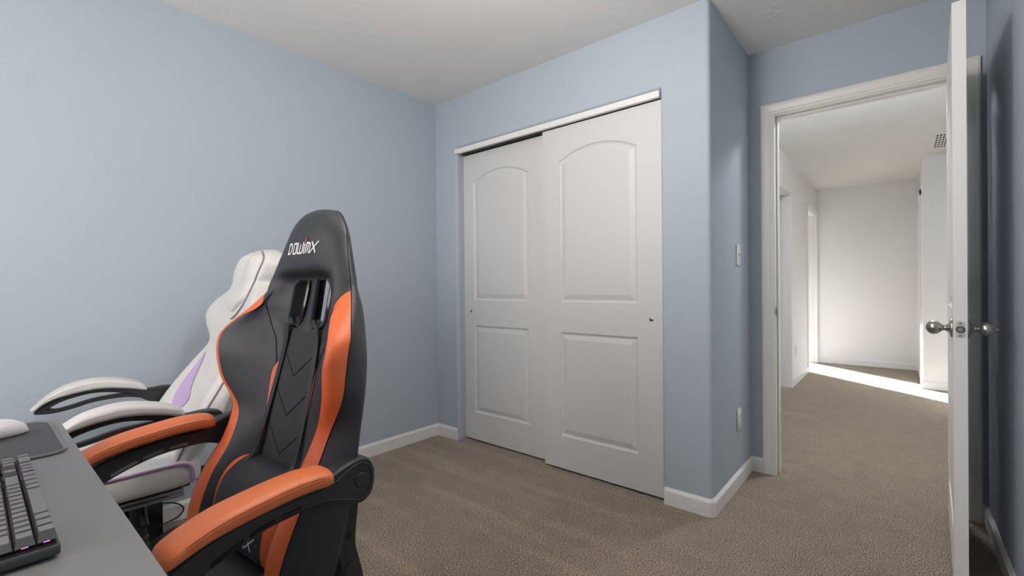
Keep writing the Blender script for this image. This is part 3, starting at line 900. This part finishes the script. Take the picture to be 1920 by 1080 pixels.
# arms: near one (local +x) and far one
for sg, dz in ((1, 0), (-1, .026)):
    xc = .298
    pth = [(-.025, .676), (-.10, .681), (-.19, .674), (-.27, .661), (-.345, .634)]
    arm_pad(oc, M['orangep'], sg, xc, [(y, z+dz) for y, z in pth], .082, .042, M['stitcho'], M['stitcho'])['label'] = 'orange leather arm pad with stitched edge'
    top = [(.085, .660), (.070, .688), (.040, .694), (-.01, .684), (-.06, .664), (-.12, .662), (-.19, .655), (-.27, .640), (-.33, .615)]
    bot = [(.085, .625), (.075, .598), (.050, .587), (.0, .603), (-.05, .620), (-.11, .622), (-.18, .615), (-.26, .590), (-.33, .552)]
    rl = rail(oc, M['plastic'], sg*.278, sg*.320, [(y, z+dz*.8) for y, z in top], [(y, z+dz*.8) for y, z in bot])
    # hinge cap with raised ring
    bm = B(); lathe(bm, [(0, 0), (.0165, 0), (.0165, .003), (.015, .0045), (0, .005)], (sg*.319, .048, .643+dz*.5), (sg, 0, 0), 28); obj('hinge_cap', bm, M['plastic'], rl, 40)
    rim_ = cr([(-.16, .650), (-.10, .652), (-.05, .654), (-.01, .664), (.030, .681), (.056, .680), (.075, .660), (.077, .628), (.064, .605), (.045, .598), (.0, .614), (-.05, .630), (-.10, .632), (-.16, .630)], 6)
    bm = B(); tube(bm, [(sg*.3205, y, z+dz*.8) for y, z in rim_], .0016, 8, False); obj('rail_rim', bm, M['plastic'], rl, True)
    # recessed ribs below the rail
    bc = cr(bot, 6)
    def zbot(y):
        for (y0_, z0_), (y1_, z1_) in zip(bc, bc[1:]):
            if y1_ <= y <= y0_: return z0_+(z1_-z0_)*(y-y0_)/(y1_-y0_)
        return bc[-1][1]
    for (a, b_) in ((-.098, -.142), (-.152, -.202), (-.212, -.268)):
        for xs, mt in ((sg*.3205, M['hole']), (sg*.2775, M['steel'])):
            bm = B(); w = .0012; secs = []
            for q in range(7):
                y = a+(b_-a)*q/6; z = zbot(y)+dz*.8+.0105; hh = .0042 if 0 < q < 6 else .0028
                secs.append([(xs-w, y, z-hh), (xs+w, y, z-hh), (xs+w, y, z+hh), (xs-w, y, z+hh)])
            loft(bm, secs); obj('rail_slot', bm, mt, rl)
    # bracket joining back, arm and seat
    A_ = [(.062, .600), (.066, .573), (.060, .520), (.058, .478), (.070, .430), (.080, .385), (.085, .34)]
    B_ = [(-.008, .612), (-.012, .590), (-.014, .535), (-.006, .480), (.006, .423), (.010, .38), (.012, .34)]
    bm = B(); secs = []
    x0_, x1_ = sg*.272, sg*.286
    for (ya, za), (yb, zb) in zip(cr(A_, 4), cr(B_, 4)):
        secs.append([(x0_, ya, za), (x1_, ya-.003, za), (x1_, yb+.014, zb), (sg*.262, yb, zb), (sg*.25, yb-.002, zb), (x0_*.96, yb+.01, zb)])
    loft(bm, secs); br = obj('side_bracket', bm, M['metalb'], oc, 30)
    bm = B(); cyl(bm, (sg*.280, .036, .505), (sg*.2868, .036, .505), .0085, n=24); obj('bracket_hole', bm, M['hole'], br)
    bm = B(); lathe(bm, [(0, 0), (.016, 0), (.015, .004), (0, .006)], (sg*.284, .040, .425), (sg, 0, 0), 24); obj('bracket_bolt', bm, M['plastic'], br, 40)
base_parts(oc, -.25, .33, rot=.3)

# ---- white chair
def roww(k1, k2, k3, k4, k5, rear=-.085, c0=.0):
    return row(k1, k2, k3, k4, k5, rear, c0)
R2 = {
    .43: roww((.07, .01), (.11, .01), (.15, .015), (.17, .01), (.18, -.02)),
    .47: roww((.08, .01), (.13, .02), (.19, .045), (.215, .035), (.23, .0)),
    .55: roww((.08, .01), (.13, .02), (.222, .058), (.252, .045), (.262, -.005)),
    .62: roww((.08, .01), (.13, .018), (.232, .052), (.262, .036), (.272, -.02)),
    .70: roww((.08, .008), (.13, .012), (.222, .036), (.250, .015), (.258, -.03)),
    .78: roww((.07, .0), (.12, .0), (.200, .012), (.222, -.010), (.232, -.045)),
    .86: roww((.07, -.005), (.12, -.008), (.170, -.012), (.188, -.028), (.192, -.055)),
    .90: roww((.07, -.005), (.12, -.005), (.180, -.004), (.198, -.022), (.2, -.055)),
    .94: roww((.07, .0), (.13, .004), (.222, .012), (.236, -.012), (.236, -.05)),
    .99: roww((.07, .004), (.13, .010), (.245, .026), (.258, .000), (.256, -.045)),
    1.04: roww((.07, .004), (.13, .008), (.228, .018), (.240, -.006), (.238, -.05)),
    1.08: roww((.07, .002), (.11, .002), (.168, .004), (.182, -.014), (.184, -.055)),
    1.115: roww((.06, .002), (.09, .000), (.120, .0), (.132, -.014), (.146, -.06)),
    1.15: roww((.06, .010), (.10, .008), (.130, .002), (.144, -.014), (.156, -.06)),
    1.19: roww((.06, .016), (.10, .012), (.136, .004), (.150, -.012), (.160, -.06)),
    1.22: roww((.05, .016), (.085, .012), (.120, .003), (.134, -.013), (.144, -.058)),
    1.242: roww((.045, .010), (.080, .006), (.097, -.002), (.110, -.016), (.116, -.055), -.08),
    1.258: roww((.026, -.008), (.046, -.010), (.052, -.014), (.062, -.024), (.066, -.045), -.07, c0=-.008),
}
wc = thing('gaming_chair', 'white gaming chair with purple piping by the left wall, at the desk end', 'chair', (-2.12, .50, 0), math.radians(-2), 'gaming chairs at the desk')
wb = Back(R2, math.radians(22))
def asw(seg, z, x, sgn):
    if seg >= 5: return 'shell'
    if seg >= 4: return 'side'
    if seg >= 2: return ('wingL' if sgn < 0 else 'wingR')
    return 'panel'
pw = wb.build(asw, {'shell': ('back_shell', M['whitel']), 'side': ('back_side', M['whitel']), 'wingL': ('side_bolster', M['whitel']), 'wingR': ('side_bolster', M['whitel']), 'panel': ('backrest', M['whitel'])}, wc)
def wseam(pts, r, m, parent, name='piping', off=.001, n=5):
    P_ = cr(pts, n); bm = B(); tube(bm, [wb.front(x, z, off) for x, z in P_], r, 8); return obj(name, bm, m, parent, True)
# grey piping along the bolster edge, both sides
for sg in (-1, 1):
    pts = []
    for i in range(len([r_ for r_ in wb.rows if r_[0] < .985])):
        z, h = wb.rows[i]; hx, hd = h[wb.nc*4]
        pts.append(wb.P(sg*hx, z, hd+.001))
    nlow = len([r_ for r_ in wb.rows if r_[0] < .60])
    bm = B(); tube(bm, pts[nlow-1:], .0035, 8); o = obj('piping', bm, M['piping'], wc, True)
    bm = B(); tube(bm, pts[:nlow], .0038, 8); o = obj('piping', bm, M['pipingp'], wc, True); o['label'] = 'purple piping round the bottom of the backrest'
# shield-shaped headrest pad
bm = B(); G = []
nz2, nx2 = 30, 18
SH = cr([(.998, .002), (1.008, .030), (1.03, .072), (1.06, .105), (1.09, .117), (1.12, .117), (1.15, .124), (1.19, .131), (1.215, .122), (1.235, .098), (1.250, .060)], 4)
edges_ = {1: [], -1: []}
for j in range(len(SH)):
    z, hw = SH[j]; t = j/(len(SH)-1); r_ = []
    for i in range(nx2+1):
        u = -1+2*i/nx2; f = max(0, 1-u**6)**.6*max(0, min(1, t*4, (1-t)*7))
        p = wb.front(u*hw, z, .001+.020*f); r_.append(bm.verts.new(p))
        if abs(u) == 1: edges_[int(u)].append(p)
    G.append(r_)
for A_, B_ in zip(G, G[1:]):
    for i in range(nx2): bm.faces.new((A_[i], A_[i+1], B_[i+1], B_[i]))
for sg in (-1, 1):
    up_ = [Vector(p)+Vector((0, -.001, 0)) for p in edges_[sg] if p[2] > 1.085]
    lo_ = [Vector(wb.front(sg*x, z, .003)) for x, z in cr([(.040, .972), (.085, .990), (.120, 1.020), (.128, 1.050), (.119, 1.080)], 5)]
    b2_ = B(); tube(b2_, (lo_ if sg > 0 else [])+up_, .0032, 8); obj('piping', b2_, M['piping'] if sg > 0 else M['greyl'], wc, True)
obj('headrest', bm, M['whitel'], wc, True)
# purple band on the far bolster
bm = B(); L_ = []
for z, a, b_ in ((.83, -.128, -.122), (.80, -.135, -.105), (.76, -.150, -.090), (.72, -.160, -.075), (.69, -.165, -.062), (.665, -.165, -.040), (.645, -.160, -.045), (.62, -.150, -.075)):
    L_.append([bm.verts.new(wb.front(a+(b_-a)*q/5, z, .0025)) for q in range(6)])
for A_, B_ in zip(L_, L_[1:]):
    for q in range(5): bm.faces.new((A_[q], A_[q+1], B_[q+1], B_[q]))
obj('side_stripe', bm, M['purple'], wc, True)['label'] = 'lilac stripe on the bolster'
# seat
st_ = seat(wc, .523, .410, .268, -.50, .025, M['whitel'], None)
for sg in (-1, 1):
    bm = B(); pts = cr([(sg*.262, -.49, .498), (sg*.266, -.30, .503), (sg*.267, -.12, .505), (sg*.267, -.05, .504), (sg*.267, -.022, .499), (sg*.266, -.006, .486), (sg*.266, .0, .465), (sg*.266, .0, .430)], 5)
    tube(bm, pts, .0045, 8); obj('piping', bm, M['pipingp'], st_, True)['label'] = 'purple piping along the seat edge'
bm = B(); bx(bm, -.235, .235, -.45, -.02, .398, .409, .003); bx(bm, .232, .244, -.46, -.02, .386, .397, .003); bx(bm, -.244, -.232, -.46, -.02, .386, .397, .003)
obj('seat_frame', bm, M['steel'], wc, 30)
for sg in (1, -1):
    pth = [(-.035, .689), (-.10, .712), (-.19, .726), (-.28, .713), (-.335, .686), (-.36, .662)]
    ap = arm_pad(wc, M['whitel'], sg, .30, pth, .080, .044, M['whitel'], M['greyl']); ap['label'] = 'white leather arm pad'
    top = [(.085, .650), (.07, .672), (.03, .682), (-.03, .680), (-.09, .695), (-.19, .710), (-.28, .697), (-.335, .668), (-.362, .645)]
    bot = [(.085, .625), (.07, .606), (.03, .602), (-.03, .628), (-.09, .668), (-.19, .690), (-.28, .676), (-.33, .650), (-.358, .636)]
    rl = rail(wc, M['plastic'], sg*.283, sg*.318, top, bot)
    top2 = [(-.04, .658), (-.10, .672), (-.19, .670), (-.26, .655), (-.30, .648), (-.335, .655), (-.36, .645)]
    bot2 = [(-.04, .640), (-.10, .656), (-.19, .655), (-.26, .640), (-.30, .634), (-.335, .634), (-.36, .638)]
    obj_ = rail(wc, M['plastic'], sg*.286, sg*.315, top2, bot2, 'arm_brace')
    bm = B(); lathe(bm, [(0, 0), (.022, 0), (.022, .003), (.019, .005), (0, .006)], (sg*.317, .045, .642), (sg, 0, 0), 28); obj('hinge_cap', bm, M['plastic'], rl, 40)
    bm = B(); bx(bm, sg*.225, sg*.245, .02, .07, .39, .47, .004); obj('side_bracket', bm, M['metalb'], wc, 30)
base_parts(wc, -.11, .408, rot=0)

# ------------------------------------------------------------------ desk and what is on it
DZ, DY, DX0, DX1 = .76, .147, -1.665, -.28
dk = thing('desk', 'dark grey desk in the near left corner under keyboard and mouse', 'desk', ((DX0+DX1)/2, -.17, 0))
w2 = (DX1-DX0)/2
bm = B(); bx(bm, -w2, w2, -.29, DY+.17, DZ-.022, DZ, .0015); obj('desktop', bm, M['desk'], dk)
for sx in (-1, 1):
    bm = B(); xx = sx*(w2-.22)
    bx(bm, xx-.03, xx+.03, -.12, .0, .05, DZ-.022, .003); bx(bm, xx-.035, xx+.035, -.27, .24, .0, .045, .004)
    obj('leg', bm, M['metalb'], dk)
bm = B(); bx(bm, -w2+.2, w2-.2, -.09, -.03, DZ-.07, DZ-.024, .003); obj('crossbar', bm, M['metalb'], dk)

mp_ = thing('mouse_mat', 'dark cloth mouse mat with light raised edge at the far desk end', 'mouse mat')
def rrect(x0, x1, y0, y1, r, n=6):
    return arc(x1-r, y1-r, r, 0, 90, n)+arc(x0+r, y1-r, r, 90, 180, n)+arc(x0+r, y0+r, r, 180, 270, n)+arc(x1-r, y0+r, r, 270, 360, n)
PX0, PX1, PY0, PY1 = -1.655, -1.305, -.125, .131
bm = B(); prism(bm, rrect(PX0+.003, PX1-.003, PY0+.003, PY1-.003, .03), DZ+.0003, DZ+.0035); obj('mat_surface', bm, M['pad'], mp_)
bm = B(); tube(bm, [(x, y, DZ+.0034) for x, y in rrect(PX0+.004, PX1-.004, PY0+.004, PY1-.004, .03)], .0032, 8, True); obj('edge_rim', bm, M['rim'], mp_, True)

ms = thing('computer_mouse', 'white computer mouse on the dark mat, cut by the left picture edge', 'mouse', (-1.545, .025, DZ+.004), math.radians(18))
bm = B(); secs = []
for k in range(17):
    t = -1+2*k/16; w = .034*max(0.0, 1-abs(t)**2.0)**.62+.0012; h = .037*max(0.0, 1-abs(t)**2.4)**.6+.003
    w *= 1-.12*math.exp(-(t*3)**2)
    secs.append([(px, t*.066, max(0, h*.42+pz)) for px, pz in superell(2*w, h*1.2, 28, 2.3)])
loft(bm, secs); body = obj('shell', bm, M['mouse'], ms, True)
bm = B()
for sg in (-1, 1):
    secs = []
    for k in range(7):
        t = -.5+k/6; secs.append([(sg*(.0262+.003*t*t), t*.060, .008), (sg*(.0285+.003*t*t), t*.060, .010), (sg*(.0272+.003*t*t), t*.060, .021), (sg*.024, t*.060, .020)])
    loft(bm, secs)
obj('side_grip', bm, M['mouseg'], ms, True)
bm = B(); cyl(bm, (-.004, -.030, .034), (.004, -.030, .034), .009, n=20); obj('scroll_wheel', bm, M['mouseg'], ms, True)
bm = B(); bx(bm, -.0006, .0006, -.058, -.02, .010, .0405); obj('button_gap', bm, M['mouseg'], ms)

# keyboard: user sits on the +y side; row of space bar nearest the desk edge
kbd = thing('keyboard', 'black mechanical keyboard with pink-lit keys at the lower left', 'keyboard', (-.802, .0715, DZ), 0)
U = .0192; KL = 22.6*U+.012; KW = 6.35*U+.010
# local: x = -(distance from the user's left end), y = -(distance from the front edge)
bm = B(); bx(bm, -KL, 0, -KW, 0, .004, .017, .003); obj('case', bm, M['kbody'], kbd, 30)
bm = B(); bx(bm, -KL+.004, -.004, -KW+.004, -.003, .0165, .0178); obj('key_plate', bm, M['hole'], kbd)
rows_ = [
    [1.25, 1.25, 1.25, 6.25, 1.25, 1.25, 1.25, 1.25, ('g', .25), 1, 1, 1, ('g', .25), 2, 1, ('g', 1)],
    [1.25, 1]+[1]*10+[2.75, ('g', 1.25), 1, ('g', 1.25), 1, 1, 1, ('g', 1)],
    [1.75]+[1]*11+[2.25, ('g', 3.5), 1, 1, 1, ('g', 1)],
    [1.5]+[1]*12+[1.5, ('g', .25), 1, 1, 1, ('g', .25), 1, 1, 1, 1],
    [1]*13+[2, ('g', .25), 1, 1, 1, ('g', .25), 1, 1, 1, 1],
    [1, ('g', 1), 1, 1, 1, 1, ('g', .5), 1, 1, 1, 1, ('g', .5), 1, 1, 1, 1, ('g', .25), 1, 1, 1],
]
kc = 0
leds = B()
for ri, r_ in enumerate(rows_):
    x = .008; y0_ = .0015+ri*U+(.25*U if ri == 5 else 0)
    zt = .0325+(.0015*abs(ri-2)) 
    for k in r_:
        if isinstance(k, tuple): x += k[1]*U; continue
        w = k*U; g = .0007
        bm = B(); a0, a1, c0, c1 = -(x+w)+g, -x-g, -(y0_+U)+g, -y0_-g
        ins = .0026
        secs = [[(a0, c0, .0225), (a1, c0, .0225), (a1, c1, .0225), (a0, c1, .0225)],
                [(a0+.0003, c0+.0003, .0235), (a1-.0003, c0+.0003, .0235), (a1-.0003, c1-.0003, .0235), (a0+.0003, c1-.0003, .0235)],
                [(a0+ins, c0+ins*.7, zt), (a1-ins, c0+ins*.7, zt), (a1-ins, c1-ins, zt), (a0+ins, c1-ins, zt)],
                [(a0+ins+.0008, c0+ins*.7+.0008, zt+.0003), (a1-ins-.0008, c0+ins*.7+.0008, zt+.0003), (a1-ins-.0008, c1-ins-.0008, zt+.0003), (a0+ins+.0008, c1-ins-.0008, zt+.0003)]]
        loft(bm, secs)
        o = obj('keycap', bm, M['key'], kbd)
        xm, ym = (a0+a1)/2, (c0+c1)/2
        if kc % 1 == 0: bx(leds, xm-.002, xm+.002, ym-.003, ym+.003, .0176, .0195)
        x += w; kc += 1
obj('key_lights', leds, M['led'], kbd)['label'] = 'pink lights between the keys'

mo = thing('monitor', 'black monitor with a pink and blue screen on the desk', 'monitor', (-1.22, -.33, DZ))
bm = B(); bx(bm, -.31, .31, -.012, .012, .10, .46, .004); obj('housing', bm, M['plastic'], mo)
bm = B(); bx(bm, -.30, .30, .0121, .0128, .112, .45)
m, nt, b = new_mat('screen'); b.inputs['Base Color'].default_value = (0, 0, 0, 1); b.inputs['Roughness'].default_value = .3
tc = N(nt, 'ShaderNodeTexCoord'); sx_ = N(nt, 'ShaderNodeSeparateXYZ'); rp = N(nt, 'ShaderNodeValToRGB')
nt.links.new(tc.outputs['Generated'], sx_.inputs[0]); nt.links.new(sx_.outputs[0], rp.inputs['Fac'])
rp.color_ramp.elements[0].color = (.10, .16, 1, 1); rp.color_ramp.elements[1].color = (1, .12, .45, 1)
nt.links.new(rp.outputs['Color'], b.inputs['Emission Color']); b.inputs['Emission Strength'].default_value = 1.3
obj('screen', bm, m, mo)
bm = B(); bx(bm, -.03, .03, -.03, -.012, .01, .30, .004); bx(bm, -.12, .12, -.09, .09, 0, .010, .003); obj('stand', bm, M['plastic'], mo)

# ------------------------------------------------------------------ things on the floor by the left wall
bm = B(); bx(bm, -2.60, -2.405, .12, .526, .004, .36, .004)
ct = obj('case', bm, M['gloss']); ct.name = 'black_case'
tag(ct, 'upright black case standing on the carpet below the white chair seat', 'case')
bm = B(); pts = cr([(-2.604, .50, .112), (-2.60, .57, .108), (-2.60, .625, .085), (-2.60, .648, .05), (-2.60, .62, .022), (-2.60, .57, .012), (-2.59, .50, .006)], 8)
tube(bm, pts, .0032, 8); tag(obj('cable', bm, M['cable'], None, True), 'thin black cable looping over the baseboard behind the white chair', 'cable')

# ------------------------------------------------------------------ light
w = bpy.data.worlds.new('world'); sc.world = w; w.use_nodes = True
bg = w.node_tree.nodes['Background']; bg.inputs['Color'].default_value = (1.0, .955, .90, 1); bg.inputs['Strength'].default_value = 8.0

def portal(loc, rot, sx, sy):
    l = bpy.data.lights.new('portal', 'AREA'); l.shape = 'RECTANGLE'; l.size = sx; l.size_y = sy; l.cycles.is_portal = True
    o = bpy.data.objects.new('window_portal', l); C.objects.link(o); o.location = loc; o.rotation_euler = rot
portal(((WX0+WX1)/2, YB-.12, (WZ0+WZ1)/2), (PI/2, 0, 0), WX1-WX0, WZ1-WZ0)
portal((RX-.11, 8.95, 1.32), (PI/2, 0, -PI/2), 1.6, 1.75)
s = bpy.data.lights.new('sun', 'SUN'); s.energy = 65; s.angle = math.radians(.6); s.color = (.93, .97, 1)
so = bpy.data.objects.new('sun', s); C.objects.link(so)
so.rotation_euler = Vector((.77, -.64, -.36)).to_track_quat('-Z', 'Y').to_euler()

def fill_dome_lamp(label, loc, power, col=(1, .93, .84), r=.14):  # out-of-view dome, added only for its light
    t = thing('hall_fill_light', label, 'light', loc)
    bm = B(); lathe(bm, [(0, 0), (r, 0), (r, -.015), (r*.95, -.02), (0, -.02)], (0, 0, 0), (0, 0, 1)); obj('base', bm, M['trim'], t, 40)
    bm = B(); lathe(bm, [(r*.93, -.018), (r*.9, -.04), (r*.7, -.065), (r*.4, -.08), (0, -.085)], (0, 0, 0), (0, 0, 1))
    m, nt, b = new_mat('fill_dome_glass'); b.inputs['Emission Color'].default_value = (*col, 1); b.inputs['Emission Strength'].default_value = power
    obj('fill_dome', bm, m, t, True)
fill_dome_lamp('unseen dome lamp added on the hallway ceiling as fill light', (-.1, 3.65, HH), 115, (.95, .975, 1))  # added lamp, hidden from the camera, brightens the hallway
t = thing('room_fill_light', 'unseen globe lamp added as fill light for the blue room', 'light', (-.82, .90, H))  # added lamp above the view, evens out light on walls and ceiling
bm = B(); lathe(bm, [(0, 0), (.06, 0), (.06, -.02), (.01, -.025), (.01, -.19), (.04, -.20), (.04, -.22), (0, -.22)], (0, 0, 0), (0, 0, 1)); obj('rod', bm, M['nickel'], t, 40)
bm = B(); bmesh.ops.create_uvsphere(bm, u_segments=32, v_segments=20, radius=.11, matrix=Matrix.Translation((0, 0, -.315)))
m, nt, b = new_mat('fill_globe_glass'); b.inputs['Emission Color'].default_value = (1, .93, .85, 1); b.inputs['Emission Strength'].default_value = 75
obj('fill_globe', bm, m, t, True)

sc.view_settings.view_transform = 'Standard'; sc.view_settings.look = 'None'; sc.view_settings.gamma = 1; sc.view_settings.use_curve_mapping = False
sc.view_settings.exposure = -0.02
